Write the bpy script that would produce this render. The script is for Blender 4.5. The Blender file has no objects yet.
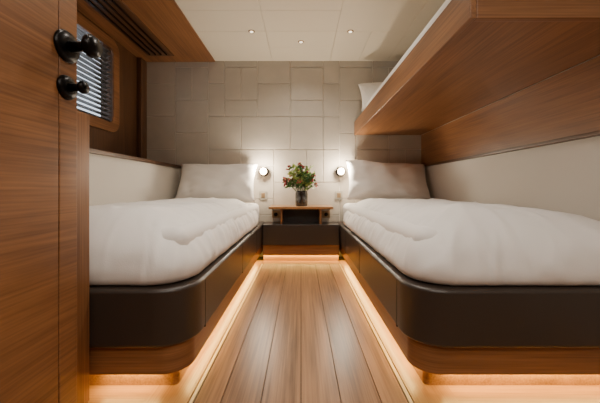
import bpy, bmesh, math, random
from mathutils import Vector, noise, Matrix
random.seed(7)
S=bpy.context.scene
COL=S.collection
def srgb(r,g,b):
    f=lambda c:(c/255/12.92) if c/255<=0.04045 else ((c/255+0.055)/1.055)**2.4
    return (f(r),f(g),f(b),1)
# ---------------- materials ----------------
def newmat(n):
    m=bpy.data.materials.new(n); m.use_nodes=True
    nt=m.node_tree; b=nt.nodes['Principled BSDF']; return m,nt,b
def plain(n,c,rough=.5,metal=0,bump=0,bscale=200,spec=.5,emit=None,es=0,var=0.0,sheen=0,vscale=3):
    m,nt,b=newmat(n); b.inputs['Base Color'].default_value=c; b.inputs['Roughness'].default_value=rough
    b.inputs['Metallic'].default_value=metal; b.inputs['Specular IOR Level'].default_value=spec
    if sheen: b.inputs['Sheen Weight'].default_value=sheen
    tc=nt.nodes.new('ShaderNodeTexCoord')
    if emit: b.inputs['Emission Color'].default_value=emit; b.inputs['Emission Strength'].default_value=es
    if var or bump:
        no=nt.nodes.new('ShaderNodeTexNoise'); no.inputs['Scale'].default_value=bscale; no.inputs['Detail'].default_value=4
        nt.links.new(tc.outputs['Object'],no.inputs['Vector'])
    if bump:
        bp=nt.nodes.new('ShaderNodeBump'); bp.inputs['Strength'].default_value=bump; bp.inputs['Distance'].default_value=.002
        nt.links.new(no.outputs['Fac'],bp.inputs['Height']); nt.links.new(bp.outputs['Normal'],b.inputs['Normal'])
    if var:
        n2=nt.nodes.new('ShaderNodeTexNoise'); n2.inputs['Scale'].default_value=vscale; n2.inputs['Detail'].default_value=5
        nt.links.new(tc.outputs['Object'],n2.inputs['Vector'])
        mx=nt.nodes.new('ShaderNodeMix'); mx.data_type='RGBA'
        mx.inputs[6].default_value=tuple(x*(1-var) for x in c[:3])+(1,); mx.inputs[7].default_value=tuple(min(1,x*(1+var)) for x in c[:3])+(1,)
        nt.links.new(n2.outputs['Fac'],mx.inputs[0]); nt.links.new(mx.outputs[2],b.inputs['Base Color'])
    return m
def wood(n,dark,light,axis='Y',rough=.35,scale=1.0,plank=0,spec=.4,fine=.5):
    m,nt,b=newmat(n); L=nt.links.new; N=nt.nodes.new
    tc=N('ShaderNodeTexCoord'); mp=N('ShaderNodeMapping')
    big={'X':(1.0,13,13),'Y':(13,1.0,13),'Z':(13,13,1.0),'XY':(1.0,1.0,13)}[axis]
    mp.inputs['Scale'].default_value=tuple(v*scale for v in big)
    vec=tc.outputs['Object']
    wn=None
    if plank:
        sx=N('ShaderNodeSeparateXYZ'); L(vec,sx.inputs[0])
        d=N('ShaderNodeMath'); d.operation='DIVIDE'; d.inputs[1].default_value=plank; L(sx.outputs[0],d.inputs[0])
        fl=N('ShaderNodeMath'); fl.operation='FLOOR'; L(d.outputs[0],fl.inputs[0])
        wn=N('ShaderNodeTexWhiteNoise'); wn.noise_dimensions='1D'; L(fl.outputs[0],wn.inputs['W'])
        sc=N('ShaderNodeVectorMath'); sc.operation='SCALE'; sc.inputs['Scale'].default_value=9; L(wn.outputs['Color'],sc.inputs[0])
        av=N('ShaderNodeVectorMath'); av.operation='ADD'; L(vec,av.inputs[0]); L(sc.outputs[0],av.inputs[1]); vec=av.outputs[0]
    L(vec,mp.inputs['Vector'])
    n1=N('ShaderNodeTexNoise'); n1.inputs['Scale'].default_value=1; n1.inputs['Detail'].default_value=4; n1.inputs['Roughness'].default_value=.55; n1.inputs['Distortion'].default_value=1.0
    L(mp.outputs[0],n1.inputs['Vector'])
    mp2=N('ShaderNodeMapping'); mp2.inputs['Scale'].default_value=tuple((v*12 if v>5 else v*3)*scale for v in big); L(vec,mp2.inputs['Vector'])
    n2=N('ShaderNodeTexNoise'); n2.inputs['Scale'].default_value=1; n2.inputs['Detail'].default_value=3; L(mp2.outputs[0],n2.inputs['Vector'])
    mx=N('ShaderNodeMix'); mx.inputs[0].default_value=fine; L(n1.outputs['Fac'],mx.inputs[2]); L(n2.outputs['Fac'],mx.inputs[3])
    fac=mx.outputs[0]
    if wn:
        ma=N('ShaderNodeMath'); ma.operation='MULTIPLY_ADD'; ma.inputs[1].default_value=.10; L(wn.outputs['Value'],ma.inputs[0])
        sb=N('ShaderNodeMath'); sb.operation='SUBTRACT'; sb.inputs[1].default_value=.05; L(fac,sb.inputs[0]); L(sb.outputs[0],ma.inputs[2]); fac=ma.outputs[0]
    cr=N('ShaderNodeValToRGB'); cr.color_ramp.elements[0].position=.32; cr.color_ramp.elements[0].color=dark
    cr.color_ramp.elements[1].position=.66; cr.color_ramp.elements[1].color=light
    L(fac,cr.inputs[0]); L(cr.outputs[0],b.inputs['Base Color'])
    b.inputs['Roughness'].default_value=rough; b.inputs['Specular IOR Level'].default_value=spec
    bp=N('ShaderNodeBump'); bp.inputs['Strength'].default_value=.12; bp.inputs['Distance'].default_value=.001
    L(n2.outputs['Fac'],bp.inputs['Height']); L(bp.outputs[0],b.inputs['Normal'])
    return m
WD=srgb(98,62,36); WL=srgb(150,103,64)
M_woodY=wood('wood_teak_y',WD,WL,'Y')
M_woodX=wood('wood_teak_x',WD,WL,'X')
M_woodXY=wood('wood_teak_xy',WD,WL,'XY')
M_woodZ=wood('wood_teak_z',WD,WL,'Z')
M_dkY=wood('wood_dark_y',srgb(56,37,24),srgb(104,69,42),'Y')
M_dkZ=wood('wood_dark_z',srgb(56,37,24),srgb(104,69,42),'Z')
M_floor=wood('floor_teak',srgb(92,62,40),srgb(168,124,86),'Y',rough=.33,plank=.132,scale=.8,fine=.45)
M_bordY=wood('floor_border_y',srgb(124,86,50),srgb(170,127,82),'Y',rough=.33)
M_bordX=wood('floor_border_x',srgb(124,86,50),srgb(170,127,82),'X',rough=.33)
M_caulk=plain('floor_caulk',srgb(52,34,22),.6)
M_inlay=plain('floor_inlay',srgb(206,176,128),.4)
M_tile=plain('wall_leather_tile',srgb(176,167,153),.42,bump=.35,bscale=60,var=.15,vscale=7)
M_seam=plain('wall_seam',srgb(222,215,202),.6)
M_ceil=plain('ceiling_leather',srgb(220,211,192),.5,bump=.15,bscale=120,var=.03)
M_cseam=plain('ceiling_seam',srgb(205,198,182),.6)
M_fabric=plain('wall_fabric',srgb(212,206,196),.8,bump=.3,bscale=400)
M_leather=plain('leather_dark',srgb(52,43,37),.38,bump=.35,bscale=350,var=.1,spec=.5)
M_linen=plain('white_linen',srgb(230,225,219),.9,bump=.25,bscale=260,sheen=.15)
M_pil=plain('pillow_linen',srgb(230,224,216),.9,bump=.3,bscale=260,sheen=.15)
M_black=plain('black_metal',srgb(22,19,18),.3,metal=.8)
M_bronze=plain('bronze_plate',srgb(150,125,95),.35,metal=.7)
M_grey=plain('plate_grey',srgb(150,145,132),.4)
M_slat=plain('blind_slat',srgb(80,75,70),.35)
M_led=plain('led_strip',srgb(255,205,110),.5,emit=srgb(255,195,76),es=8)
M_lamp=plain('lamp_diffuser',(1,1,1,1),.5,emit=srgb(255,228,190),es=35)
M_dl=plain('downlight_lens',(1,1,1,1),.5,emit=srgb(255,235,205),es=3)
M_vase=plain('vase_glass',srgb(38,36,34),.12,spec=.8)
M_stem=plain('plant_stem',srgb(70,84,40),.6)
M_leaf=plain('plant_leaf',srgb(66,102,44),.5,var=.3)
M_leaf2=plain('plant_leaf_light',srgb(126,144,66),.5,var=.3)
M_red=plain('flower_burgundy',srgb(136,42,40),.5,var=.3)
M_pink=plain('flower_orange',srgb(186,96,76),.5,var=.2)
m,nt,b=newmat('window_glass'); b.inputs['Base Color'].default_value=(.9,.95,1,1); b.inputs['Transmission Weight'].default_value=1; b.inputs['Roughness'].default_value=0.02; b.inputs['IOR'].default_value=1.05; M_glass=m
# ---------------- helpers ----------------
def link(name,me,mats,parent=None,smooth=False,bevel=0,seg=3):
    o=bpy.data.objects.new(name,me); COL.objects.link(o)
    if not isinstance(mats,(list,tuple)): mats=[mats]
    for mt in mats: me.materials.append(mt)
    if smooth:
        for p in me.polygons: p.use_smooth=True
    if bevel:
        md=o.modifiers.new('bevel','BEVEL'); md.width=bevel; md.segments=seg; md.limit_method='ANGLE'; md.angle_limit=math.radians(40)
        for p in me.polygons: p.use_smooth=True
        w=o.modifiers.new('wn','WEIGHTED_NORMAL')
    if parent: o.parent=parent
    return o
def empty(name,loc=(0,0,0)):
    e=bpy.data.objects.new(name,None); COL.objects.link(e); e.empty_display_size=.05; return e
def addbox(bm,x0,x1,y0,y1,z0,z1,mi=0):
    vs=[bm.verts.new((x,y,z)) for z in (z0,z1) for x,y in ((x0,y0),(x1,y0),(x1,y1),(x0,y1))]
    fs=[(0,3,2,1),(4,5,6,7),(0,1,5,4),(1,2,6,5),(2,3,7,6),(3,0,4,7)]
    for f in fs:
        ff=bm.faces.new([vs[i] for i in f]); ff.material_index=mi
def box(name,x0,x1,y0,y1,z0,z1,mat,parent=None,bevel=0,seg=3):
    bm=bmesh.new(); addbox(bm,x0,x1,y0,y1,z0,z1); me=bpy.data.meshes.new(name); bm.to_mesh(me); bm.free()
    return link(name,me,mat,parent,bevel=bevel,seg=seg)
def boxes(name,lst,mat,parent=None,bevel=0):
    bm=bmesh.new()
    for b in lst: addbox(bm,*b)
    me=bpy.data.meshes.new(name); bm.to_mesh(me); bm.free()
    return link(name,me,mat,parent,bevel=bevel,seg=2)
def prism(name,pts,z0,z1,mat,parent=None,bevel=0,seg=3):
    bm=bmesh.new()
    a=[bm.verts.new((x,y,z0)) for x,y in pts]; c=[bm.verts.new((x,y,z1)) for x,y in pts]
    bm.faces.new(a[::-1]); bm.faces.new(c); n=len(pts)
    for i in range(n): bm.faces.new((a[i],a[(i+1)%n],c[(i+1)%n],c[i]))
    bmesh.ops.recalc_face_normals(bm,faces=bm.faces)
    me=bpy.data.meshes.new(name); bm.to_mesh(me); bm.free()
    return link(name,me,mat,parent,bevel=bevel,seg=seg)
def lathe(bm,prof,c,axis='Z',n=32,mi=0):
    rings=[]
    for r,h in prof:
        ring=[]
        for i in range(n):
            a=2*math.pi*i/n; u,v=r*math.cos(a),r*math.sin(a)
            p={'Z':(u,v,h),'X':(h,u,v),'Y':(u,h,v)}[axis]
            ring.append(bm.verts.new((c[0]+p[0],c[1]+p[1],c[2]+p[2])))
        rings.append(ring)
    for a,b2 in zip(rings,rings[1:]):
        for i in range(n):
            f=bm.faces.new((a[i],a[(i+1)%n],b2[(i+1)%n],b2[i])); f.material_index=mi; f.smooth=True
    for r in (rings[0],rings[-1]):
        f=bm.faces.new(r); f.material_index=mi
def fin(name,bm,mats,parent=None,smooth=False):
    bmesh.ops.recalc_face_normals(bm,faces=bm.faces)
    me=bpy.data.meshes.new(name); bm.to_mesh(me); bm.free(); return link(name,me,mats,parent,smooth=smooth)
def lath(name,prof,c,axis,mat,parent=None,n=32):
    bm=bmesh.new(); lathe(bm,prof,c,axis,n); return fin(name,bm,mat,parent)
# ---------------- dims ----------------
YB=3.15; XL=-1.66; XLL=-1.27; XR=1.27; ZC=2.04; YF=-1.0
# floor
fl=box('floor',XL,XR+.05,YF,YB,-.06,-.006,M_caulk)
bl=[]
for e0,e1 in ((-.352,-.264),(-.264,-.132),(-.132,0),(0,.132),(.132,.264),(.264,.352)):
    bl.append((e0+.0017,e1-.0017,YF,2.80,-.006,0))
boxes('floor_planks',bl,M_floor,fl)
lst=[]
for s in (-1,1):
    a,b_=sorted((s*.356,s*.368)); lst.append((a,b_,.94,2.812,-.006,0))
lst.append((-.352,.352,2.803,2.812,-.006,0))
boxes('floor_inlay',lst,M_inlay,fl)
lst=[]
for s in (-1,1):
    a,b_=sorted((s*.372,s*.52)); lst.append((a,b_,.94,YB-.2,-.006,0))
boxes('floor_border_side',lst,M_bordY,fl)
boxes('floor_border_end',[(-.368,.368,2.816,2.95,-.006,0),(.39,XR,.975,1.12,-.0058,-.0004),(-XR,-.39,.975,1.12,-.0058,-.0004)],M_bordX,fl)
boxes('floor_front_inlay',[(.524,XR,.955,.971,-.006,.0002),(-XR,-.524,.955,.971,-.006,.0002)],M_inlay,fl)
boxes('floor_front_boards',[(.356,XR,.80,.936,-.006,0),(.356,XR,.66,.796,-.006,0),(.356,XR,YF,.656,-.006,0),(-.9,-.356,.80,.936,-.006,0),(-.9,-.356,YF,.796,-.006,0)],M_bordX,fl)
# tiles
def tiles(cols,rows,seed):
    rnd=random.Random(seed); occ=[[0]*cols for _ in range(rows)]; out=[]
    sizes=[(2,2),(2,2),(2,2),(2,1),(2,2),(2,1),(1,2),(3,2)]
    for r in range(rows):
        for c in range(cols):
            if occ[r][c]: continue
            rnd.shuffle(sizes)
            for w,h in sizes+[(2,1),(1,2),(1,1)]:
                if c+w<=cols and r+h<=rows and all(not occ[r+j][c+i] for j in range(h) for i in range(w)):
                    for j in range(h):
                        for i in range(w): occ[r+j][c+i]=1
                    out.append((c,r,c+w,r+h)); break
    return out
wb=box('wall_back',XL-.1,XR+.1,YB,YB+.1,-.06,ZC+.2,M_seam)
lst=[]
cell=.172
for a,b1,c,d in tiles(17,13,9):
    x0=XL+a*cell; x1=min(XL+c*cell,XR); z0=-.09+b1*cell; z1=min(-.09+d*cell,ZC+.05)
    if x1-x0<.02 or z1-z0<.02: continue
    lst.append((x0+.003,x1-.003,YB-.009,YB,z0+.003,z1-.003))
boxes('wall_back_tiles',lst,M_tile,wb,bevel=.003)
# ceiling
ce=box('ceiling',-.9,XR,YF,YB,ZC+.012,ZC+.08,M_cseam)
lst=[]
for a,b1,c,d in tiles(8,14,4):
    cl=.30
    x0=-.9+a*cl; x1=min(-.9+c*cl,XR); y0=YB-b1*cl; y1=max(YB-d*cl,YF)
    if x1-x0<.02 or y0-y1<.02: continue
    lst.append((x0+.0008,x1-.0008,y1+.0008,y0-.0008,ZC,ZC+.012))
boxes('ceiling_tiles',lst,M_ceil,ce,bevel=.002)
# soffit wood ceiling left
sf=box('ceiling_soffit',XL,-.9,YF,YB,ZC-.01,ZC+.08,M_woodY,bevel=.003)
vt=empty('ceiling_air_vent')
lst=[]
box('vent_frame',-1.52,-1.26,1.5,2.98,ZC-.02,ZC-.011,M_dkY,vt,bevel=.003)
for i in range(4):
    xx=-1.49+i*.055; lst.append((xx,xx+.012,1.54,2.94,ZC-.03,ZC-.019))
boxes('vent_slats',lst,M_black,vt)
# left wall with window hole
wy0,wy1,wz0,wz1=1.75,2.64,1.27,1.93
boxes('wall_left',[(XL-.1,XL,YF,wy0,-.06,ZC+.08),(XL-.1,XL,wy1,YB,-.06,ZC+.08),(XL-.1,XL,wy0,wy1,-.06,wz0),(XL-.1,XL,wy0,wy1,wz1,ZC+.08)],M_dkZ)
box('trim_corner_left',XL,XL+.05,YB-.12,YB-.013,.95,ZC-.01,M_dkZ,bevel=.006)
# window
W=empty('window_1')
def ringframe(name,y0,y1,z0,z1,t,x0,x1,r,mat,parent):
    def rr(y0,y1,z0,z1,r):
        p=[]
        for cy,cz,a0 in ((y1-r,z1-r,0),(y0+r,z1-r,90),(y0+r,z0+r,180),(y1-r,z0+r,270)):
            for k in range(9):
                a=math.radians(a0+k*90/8); p.append((cy+r*math.cos(a),cz+r*math.sin(a)))
        return p
    o=rr(y0-t,y1+t,z0-t,z1+t,r+t*.6); i=rr(y0,y1,z0,z1,r); n=len(o)
    bm=bmesh.new()
    V=[[bm.verts.new((x,*p)) for p in q] for x in (x0,x1) for q in (o,i)]
    for k in range(n):
        j=(k+1)%n
        for A,B in ((0,1),(1,3),(3,2),(2,0)):
            bm.faces.new((V[A][k],V[A][j],V[B][j],V[B][k]))
    bmesh.ops.recalc_face_normals(bm,faces=bm.faces)
    me=bpy.data.meshes.new(name); bm.to_mesh(me); bm.free(); return link(name,me,mat,parent,bevel=.006)
ringframe('frame',wy0+.01,wy1-.01,wz0+.01,wz1-.01,.085,XL,XL+.02,.05,M_woodY,W)
box('glass',XL-.09,XL-.086,wy0,wy1,wz0,wz1,M_glass,W)
bm=bmesh.new()
z=wz0+.02
while z<wz1-.01:
    prev=None
    for k in range(5):
        t=k/4; xx=XL-.05+.042*t; zz=z+.002+.008*t+.006*math.sin(math.pi*t)
        row=[bm.verts.new((xx,wy0+.01,zz)),bm.verts.new((xx,wy1-.01,zz))]
        if prev: f=bm.faces.new((prev[0],prev[1],row[1],row[0])); f.smooth=True
        prev=row
    z+=.040
me=bpy.data.meshes.new('s'); bm.to_mesh(me); bm.free()
o=link('blind_slats',me,M_slat,W); sm=o.modifiers.new('s','SOLIDIFY'); sm.thickness=.002
boxes('blind_cords',[(XL-.009,XL-.006,y,y+.003,wz0,wz1) for y in (1.9,2.2,2.5)],M_black,W)
# left lower wall with ledge
wl=box('wall_lower_left',XL,XLL,1.0,YB-.013,0,.915,M_fabric)
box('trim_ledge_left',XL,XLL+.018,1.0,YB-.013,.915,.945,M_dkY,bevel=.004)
box('wall_partition_low',XLL-.39,-.70,.90,.995,0,.945,M_woodZ,bevel=.004)
box('wall_partition_tall',XL,-.78,.80,.898,0,ZC-.01,M_woodZ)
# right wall
wr=box('wall_right',XR,XR+.1,YF,YB,-.06,ZC+.08,M_fabric)
box('trim_band_right',XR-.014,XR,YF,YB-.013,.945,1.262,M_woodY,bevel=.003)
box('trim_ledge_right',XR-.03,XR,YF,YB-.013,.925,.944,M_dkY,bevel=.003)
box('wall_front',XL,XR,YF-.1,YF,-.06,ZC+.08,M_woodZ)
# ---------------- door ----------------
D=empty('door_1'); dx=-.66
boxes('leaf',[(dx-.04,dx,-.05,.817,.01,1.98),(dx-.04,dx,.82,.885,.01,1.98)],M_woodY,D,bevel=.0025)
box('leaf_core',dx-.035,dx-.004,-.04,.88,.012,1.97,M_dkZ,D)
def hw(name,y,z,s,plen,kn):
    h=empty(name); h.parent=D
    lath('rosette',[(.0,0),(s,0),(s,.004),(s*.9,.010),(s*.5,.013),(0.0001,.013)],(dx,y,z),'X',M_black,h)
    lath('stem',[(.0001,.01),(s*.36,.01),(s*.3,plen*.55),(s*.36,plen*.7),(.0001,plen*.7)],(dx,y,z),'X',M_black,h)
    k=lath('knob',[(.0001,plen*.6),(kn*.6,plen*.62),(kn*.95,plen*.74),(kn,plen*.85),(kn*.8,plen*.97),(.0001,plen)],(dx,y,z),'X',M_black,h)
hw('door_knob',.843,1.10,.044,.088,.032)
hw('door_thumbturn',.843,.985,.034,.058,.018)
# ---------------- beds ----------------
def outline(s,ins,y0,r,xw=.005,y1=YB-.014):
    xi=s*(.37+ins)
    xo_=s*(1.268-xw)
    pts=[(xo_,y1),(xo_,y0+ins)]
    cx=xi+s*r; cy=y0+ins+r
    for k in range(13):
        a=math.radians(90*k/12)
        pts.append((cx-s*r*math.sin(a),cy-r*math.cos(a)))
    pts.append((xi,y1))
    if s>0: pts=pts[::-1]
    return pts
def bed(s):
    B=empty('bed')
    y0=1.0
    prism('leather_frame',outline(s,0,y0,.13),.165,.362,M_leather,B,bevel=.014,seg=4)
    prism('wood_plinth',outline(s,.022,y0,.09),.066,.166,M_woodXY,B,bevel=.003)
    prism('toe_kick',outline(s,.07,y0,.02),0,.068,M_bordY,B)
    lst=[]
    for yy in (1.16,1.9,2.5):
        a,b_=sorted((s*.3692,s*.375)); lst.append((a,b_,yy,yy+.004,.168,.350))
    boxes('drawer_gaps',lst,M_black,B)
    a=outline(s,.05,y0,.06); inn=outline(s,.060,y0,.055)
    bm=bmesh.new()
    va=[bm.verts.new((x,y,.0645)) for x,y in a]; vb=[bm.verts.new((x,y,.0645)) for x,y in inn]
    n=len(a)
    for i in range(n-1):
        if abs(abs(a[i][0])-1.263)<.001 and abs(abs(a[i+1][0])-1.263)<.001: continue
        bm.faces.new((va[i],va[i+1],vb[i+1],vb[i]))
    fin('led_strip',bm,M_led,B)
    xa,xb=sorted((s*.43,s*1.245))
    box('mattress',xa,xb,1.10,YB-.02,.368,.555,M_linen,B,bevel=.05,seg=5)
    return B
def duvet(s,B):
    x0,x1=.40,1.255; y0,y1=1.03,2.86; r0=.14
    cx=(x0+x1)/2; hw=(x1-x0)/2
    rnd=random.Random(5 if s>0 else 22)
    folds=[]
    for i in range(60):
        fx=rnd.uniform(.36,1.2); fy=rnd.uniform(1.02,2.8)
        if i%3==0: fx=rnd.uniform(.36,.62)
        if i%5==0: fy=rnd.uniform(1.0,1.3)
        if fy<1.3: ang=rnd.gauss(math.pi/2,.5)
        elif fx<.62: ang=rnd.gauss(0,.45)
        else: ang=rnd.uniform(0,math.pi)
        folds.append((fx,fy,math.cos(ang),math.sin(ang),rnd.uniform(.10,.28),rnd.uniform(.014,.028),rnd.uniform(.004,.009)*rnd.choice((1,1,-.6)),rnd.uniform(-.5,.5)))
    for i in range(50):
        fx=rnd.uniform(.36,1.2); fy=rnd.uniform(1.02,2.8)
        if i%2==0: fx=rnd.uniform(.36,.55)
        if i%4==0: fy=rnd.uniform(1.0,1.2)
        ang=rnd.gauss(math.pi/2 if fy<1.25 else 0,.6)
        folds.append((fx,fy,math.cos(ang),math.sin(ang),rnd.uniform(.05,.16),rnd.uniform(.009,.013),rnd.uniform(.002,.005)*rnd.choice((1,-1)),rnd.uniform(-1,1)))
    def fold(x,y):
        h=0
        for fx,fy,c,sn,Ln,wd,am,cv in folds:
            dx_=x-fx; dy_=y-fy; u=dx_*c+dy_*sn
            if abs(u)>Ln: continue
            v=-dx_*sn+dy_*c-cv*u*u*2
            if abs(v)>wd*3: continue
            h+=am*math.exp(-(v/wd)**2)*(1-(u/Ln)**2)**2
        return h
    out=[]; N=560; R=r0
    p=[]
    for ccx,ccy,a0,rad in ((x1-.05,y1-.05,0,.05),(x0+.08,y1-.08,90,.08),(x0+R,y0+R,180,R),(x1-.05,y0+.05,270,.05)):
        for k in range(17):
            a=math.radians(a0+k*90/16); p.append(Vector((ccx+rad*math.cos(a),ccy+rad*math.sin(a))))
    p.append(p[0]); L=[0]
    for a,b_ in zip(p,p[1:]): L.append(L[-1]+(b_-a).length)
    j=0
    for i in range(N):
        t=L[-1]*i/N
        while L[j+1]<t: j+=1
        u=(t-L[j])/max(1e-9,L[j+1]-L[j]); out.append((p[j].lerp(p[j+1],u),t))
    prof=[(.05,.365),(.015,.3635),(.0,.372),(-.005,.39),(-.005,.41),(-.001,.43),(.006,.45),(.014,.47),(.024,.488),(.037,.506),(.053,.524),(.072,.542),(.094,.560),(.116,.576),(.138,.590),(.16,.600),(.18,.607)]
    d=.192
    while d<.42: prof.append((d,.610+.010*math.sin((d-.19)/.23*1.57))); d+=.0095
    bm=bmesh.new(); rings=[]
    sgn=17 if s>0 else 3
    def ridge(v): return max(0,1-abs(noise.noise(v))*3.5)**2
    for ri,(d,z) in enumerate(prof):
        ring=[]
        for q,t in out:
            med=Vector((cx,min(max(q.y,y0+hw),y1-hw)))
            dd=q-med; l=dd.length
            w=med+dd*(1-d/hw)
            pos=Vector((w.x,w.y,z))
            rad=Vector((dd.x/l,dd.y/l,0))
            F=fold(pos.x,pos.y)
            side=max(0,1-abs(z-.46)/.13)
            k=noise.noise(Vector((t*5,z*5,sgn)))*.014+ridge(Vector((t*5+z*4,z*4-t,sgn+1)))*.008+ridge(Vector((t*9-z*7,z*5,sgn+4)))*.005+F*1.2
            pos+=rad*k*side
            top=min(1,max(0,(z-.44)/.12))
            P=Vector((pos.x,pos.y,sgn))
            h=noise.noise(P*2.0)*.014+noise.noise(Vector((pos.x*5+pos.y*3,pos.y*2.5-pos.x*4,sgn)))*.008
            h+=ridge(Vector((pos.x*2.2+pos.y*3.0,pos.y*1.2-pos.x*1.5,sgn+9)))*.007
            h+=F
            foot=max(0,1-(pos.y-1.05)/.55)
            h+=foot*noise.noise(Vector((pos.x*8,pos.y*2.5,sgn+2)))*.012
            pos.z+=h*top
            ring.append(bm.verts.new((pos.x*s,pos.y,pos.z)))
        rings.append(ring)
    for a,b_ in zip(rings,rings[1:]):
        for i in range(N): bm.faces.new((a[i],a[(i+1)%N],b_[(i+1)%N],b_[i]))
    bm.faces.new(rings[-1]); bm.faces.new(rings[0])
    return fin('duvet',bm,M_linen,B,smooth=True)
for s in (-1,1): B=bed(s); duvet(s,B)
def pillow(w,h,t,loc,rx,rz,seed,mat=M_pil,ry=0,parent=None):
    bm=bmesh.new(); n=36; grid={}
    rnd=random.Random(seed)
    fs=[]
    for i in range(14):
        cu,cv=rnd.choice(((-1,-1),(1,-1),(-1,1),(1,1),(rnd.uniform(-1,1),-1)))
        a=math.atan2(-cv,-cu)+rnd.gauss(0,.45)
        fs.append((cu,cv,math.cos(a),math.sin(a),rnd.uniform(.4,1.0),rnd.uniform(.04,.08),rnd.uniform(.008,.018)*rnd.choice((1,-1))))
    for side in (1,-1):
        for i in range(n+1):
            for j in range(n+1):
                u=-1+2*i/n; v=-1+2*j/n
                if side==-1 and (i in(0,n) or j in (0,n)): grid[(side,i,j)]=grid[(1,i,j)]; continue
                e=(max(0,1-u**4)*max(0,1-v**4))**.5
                px=u*w/2*(1-.07*(1-(abs(v))**2)*abs(u)); py=v*h/2*(1-.14*(1-(abs(u))**2)*abs(v))
                zz=side*t/2*e
                zz+=noise.noise(Vector((u*2.5,v*2.5,seed+side)))*.026*e
                for cu,cv,c,sn,Ln,wd,am in fs:
                    q=(u-cu)*c+(v-cv)*sn; r=-(u-cu)*sn+(v-cv)*c
                    if 0<q<Ln: zz+=am*math.sin(math.pi*q/Ln)*math.exp(-(r/wd)**2)*e*side
                grid[(side,i,j)]=bm.verts.new((px,py,zz))
        for i in range(n):
            for j in range(n):
                bm.faces.new([grid[(side,a,b_)] for a,b_ in ((i,j),(i+1,j),(i+1,j+1),(i,j+1))])
    M=Matrix.Translation(loc)@Matrix.Rotation(rz,4,'Z')@Matrix.Rotation(ry,4,'Y')@Matrix.Rotation(rx,4,'X')
    bmesh.ops.transform(bm,matrix=M,verts=bm.verts)
    return fin('pillow',bm,mat,parent,smooth=True)
pillow(.78,.44,.20,(-.83,2.965,.765),math.radians(62),0,3)
pillow(.82,.46,.20,(.855,2.955,.775),math.radians(60),0,8,ry=math.radians(3))
# ---------------- bunk ----------------
BK=empty('bunk_bed')
bx=.556; b0=.987
box('bottom_panel',bx+.022,XR-.016,b0+.022,YB-.014,1.264,1.285,M_woodY,BK)
box('side_board',bx,bx+.022,b0,YB-.014,1.262,1.40,M_woodY,BK,bevel=.003)
box('end_board',bx+.022,XR-.016,b0,b0+.022,1.262,1.44,M_woodX,BK,bevel=.003)
box('mattress',bx+.03,XR-.02,b0+.03,YB-.03,1.286,1.44,M_linen,BK,bevel=.04,seg=5)
box('bed_cover',bx+.03,XR-.02,b0+.03,2.75,1.40,1.49,M_linen,BK,bevel=.04,seg=5)
pillow(.6,.38,.16,(.88,2.97,1.61),math.radians(60),0,12)
# ---------------- nightstand ----------------
NS=empty('nightstand')
box('leather_front',-.366,.366,2.85,2.90,.165,.362,M_leather,NS,bevel=.006)
box('body',-.366,.366,2.90,YB-.014,.066,.36,M_leather,NS)
box('wood_plinth',-.366,.366,2.872,2.90,.066,.164,M_woodX,NS,bevel=.003)
box('toe_kick',-.366,.366,2.925,YB-.05,0,.066,M_bordX,NS)
box('led_strip',-.366,.366,2.902,2.912,.062,.0655,M_led,NS)
box('top_shelf',-.31,.31,2.86,YB-.014,.507,.53,M_bordX,NS,bevel=.003)
box('shelf_support_1',-.20,-.18,2.90,YB-.014,.36,.507,M_woodZ,NS)
box('shelf_support_2',.18,.20,2.90,YB-.014,.36,.507,M_woodZ,NS)
box('niche_back',-.18,.18,3.08,YB-.014,.36,.507,M_leather,NS)
for sx in (-1,1):
    P=empty('wall_socket'); c=sx*.262
    box('plate',c-.04,c+.04,YB-.02,YB-.012,.40,.47,M_bronze,P,bevel=.002)
    lath('socket_hole',[(.0001,-.009),(.02,-.009),(.02,-.006),(.0001,-.006)],(c,YB-.014,.435),'Y',M_black,P)
    P=empty('light_switch'); c=sx*.395
    box('plate',c-.04,c+.04,YB-.02,YB-.0095,.59,.68,M_grey,P,bevel=.002)
    box('rocker',c-.02,c+.02,YB-.024,YB-.019,.61,.66,M_bronze,P,bevel=.002)
# sconces
for sx in (-.385,.41):
    P=empty('wall_sconce'); zc=.88
    lath('base',[(.0001,0),(.048,0),(.048,-.012),(.040,-.018),(.0001,-.018)],(sx,YB-.0095,zc),'Y',M_black,P)
    lath('arm',[(.0001,-.018),(.010,-.018),(.010,-.05),(.0001,-.05)],(sx,YB-.0095,zc),'Y',M_black,P)
    lath('shade',[(.0001,-.045),(.030,-.045),(.038,-.055),(.038,-.075),(.034,-.075),(.034,-.072),(.0001,-.072)],(sx,YB-.0095,zc),'Y',M_bronze,P)
    lath('diffuser',[(.0001,-.0725),(.034,-.0725),(.032,-.084),(.0001,-.09)],(sx,YB-.0095,zc),'Y',M_lamp,P)
# ---------------- bouquet ----------------
FV=empty('flower_vase'); vc=(.005,2.98,.531)
lath('vase',[(.0001,0),(.055,0),(.06,.01),(.062,.12),(.058,.14),(.060,.15),(.054,.15),(.052,.13),(.0001,.128)],vc,'Z',M_vase,FV)
bm=bmesh.new()
def leaf(bm,p,d,L,w,mi):
    d=d.normalized(); up=Vector((random.uniform(-1,1),random.uniform(-1,1),random.uniform(-.3,1)))
    s_=d.cross(up); 
    if s_.length<1e-3: s_=Vector((1,0,0))
    s_.normalize(); n=s_.cross(d)
    prev=None
    for k in range(6):
        t=k/5; ww=w*math.sin(math.pi*min(.97,t*.93+.05))*.5
        c=p+d*L*t-n*L*.18*t*t
        row=[bm.verts.new(c-s_*ww),bm.verts.new(c-n*ww*.25),bm.verts.new(c+s_*ww)]
        if prev:
            for a in range(2):
                f=bm.faces.new((prev[a],prev[a+1],row[a+1],row[a])); f.material_index=mi; f.smooth=True
        prev=row
base=Vector((vc[0],vc[1],vc[2]+.13))
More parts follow.
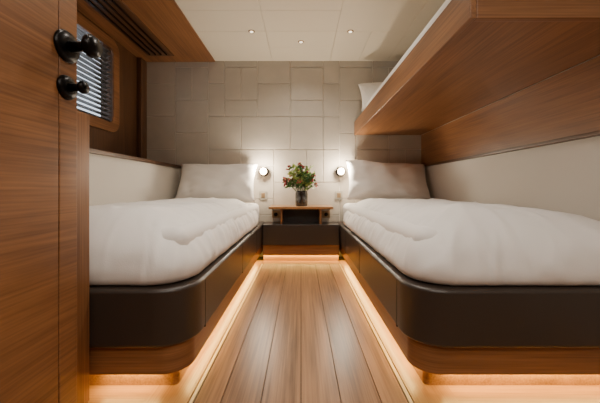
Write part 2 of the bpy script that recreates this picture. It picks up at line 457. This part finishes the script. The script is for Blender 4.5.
for i in range(58):
    az=random.uniform(0,2*math.pi); sp=random.uniform(.05,1.0)
    tip=base+Vector((math.cos(az)*.20*sp,math.sin(az)*.11*sp,random.uniform(.09,.29)*(1.1-.35*sp)))
    if tip.y>3.1: tip.y=3.1
    st=base+Vector((math.cos(az)*.03,math.sin(az)*.03,-.02))
    mid=(st+tip)/2+Vector((0,0,.02)); pts=[st,mid,tip]
    for a,c in zip(pts,pts[1:]):
        dd=(c-a).normalized(); u=dd.orthogonal().normalized(); v=dd.cross(u); ra=.0022
        r1=[bm.verts.new(a+(u*math.cos(q)+v*math.sin(q))*ra) for q in (0,1.57,3.14,4.71)]
        r2=[bm.verts.new(c+(u*math.cos(q)+v*math.sin(q))*ra) for q in (0,1.57,3.14,4.71)]
        for q in range(4): f=bm.faces.new((r1[q],r1[(q+1)%4],r2[(q+1)%4],r2[q])); f.material_index=0
    kind=i%5
    for k in range(10):
        t=random.uniform(.35,1); p=mid.lerp(tip,(t-.35)/.65)
        dv=Vector((random.uniform(-1,1),random.uniform(-.8,.6),random.uniform(-.3,.9)))
        q=p+dv*.02
        if q.y>3.07: dv.y=-abs(dv.y)
        leaf(bm,p,dv,random.uniform(.03,.06),random.uniform(.016,.028),1 if kind<3 else 2)
    if kind in (0,2):
        for k in range(7):
            c=tip+Vector([random.uniform(-.02,.02) for _ in range(3)])
            r=random.uniform(.006,.011)
            res=bmesh.ops.create_icosphere(bm,subdivisions=2,radius=r,matrix=Matrix.Translation(c))
            for v in res['verts']:
                for f in v.link_faces: f.material_index=4 if kind==2 and k%2 else 3; f.smooth=True
me=bpy.data.meshes.new('bouquet'); bm.to_mesh(me); bm.free()
link('bouquet',me,[M_stem,M_leaf,M_leaf2,M_red,M_pink],FV)
# ---------------- lights ----------------
def light(name,typ,loc,e,col,rot=(0,0,0),**k):
    l=bpy.data.lights.new(name,typ); l.energy=e; l.color=col
    for a,v in k.items(): setattr(l,a,v)
    o=bpy.data.objects.new(name,l); COL.objects.link(o); o.location=loc; o.rotation_euler=rot; return o
WARM=(1,.86,.67); ORG=(1,.64,.17); NEU=(1,.93,.83)
for (x,y,e) in ((.0,2.73,16),(-.42,2.55,8),(.42,2.55,10),(0,1.6,68),(-.45,1.0,24),(0,.2,26),(.5,.2,26)):
    P=empty('ceiling_downlight')
    lath('ring',[(.0001,-.004),(.022,-.004),(.028,-.001),(.028,0),(.0001,0)],(x,y,ZC),'Z',M_bronze,P)
    lath('lens',[(.0001,-.0055),(.014,-.0055),(.014,-.004),(.0001,-.004)],(x,y,ZC),'Z',M_dl,P)
    o=light('downlight_lamp','SPOT',(x,y,ZC-.01),e,NEU,spot_size=math.radians(130),spot_blend=1.0,shadow_soft_size=.03)
    o.parent=P
for sx in (-.385,.41):
    light('sconce_lamp','POINT',(sx,YB-.13,.90),17,WARM,shadow_soft_size=.02)
for s in (-1,1):
    light('led_side','AREA',(s*.425,2.0,.060),5.0,ORG,shape='RECTANGLE',size=.02,size_y=1.75)
    xa=.50; xb=1.25 if s>0 else .70
    light('led_foot','AREA',(s*(xa+xb)/2,1.055,.060),2.2*(xb-xa)/.67,ORG,shape='RECTANGLE',size=xb-xa,size_y=.02)
light('led_end','AREA',(0,2.912,.058),2.0,ORG,shape='RECTANGLE',size=.8,size_y=.012)
light('entry_fill','AREA',(.2,-.45,ZC-.05),25,NEU,rot=(math.radians(35),0,0),shape='RECTANGLE',size=1.4,size_y=.5)  # added fill lamp, unseen behind the camera, brightens the cabin
w=bpy.data.worlds.new('world'); S.world=w; w.use_nodes=True
w.node_tree.nodes['Background'].inputs[0].default_value=srgb(225,232,240); w.node_tree.nodes['Background'].inputs[1].default_value=2.0
# camera
cd=bpy.data.cameras.new('camera'); cd.lens=18; cd.sensor_width=36; cd.shift_y=-12.5/600; cd.shift_x=-1/600; cd.clip_start=.02
co=bpy.data.objects.new('camera',cd); COL.objects.link(co); co.location=(0,0,.7); co.rotation_euler=(math.pi/2,0,0); S.camera=co
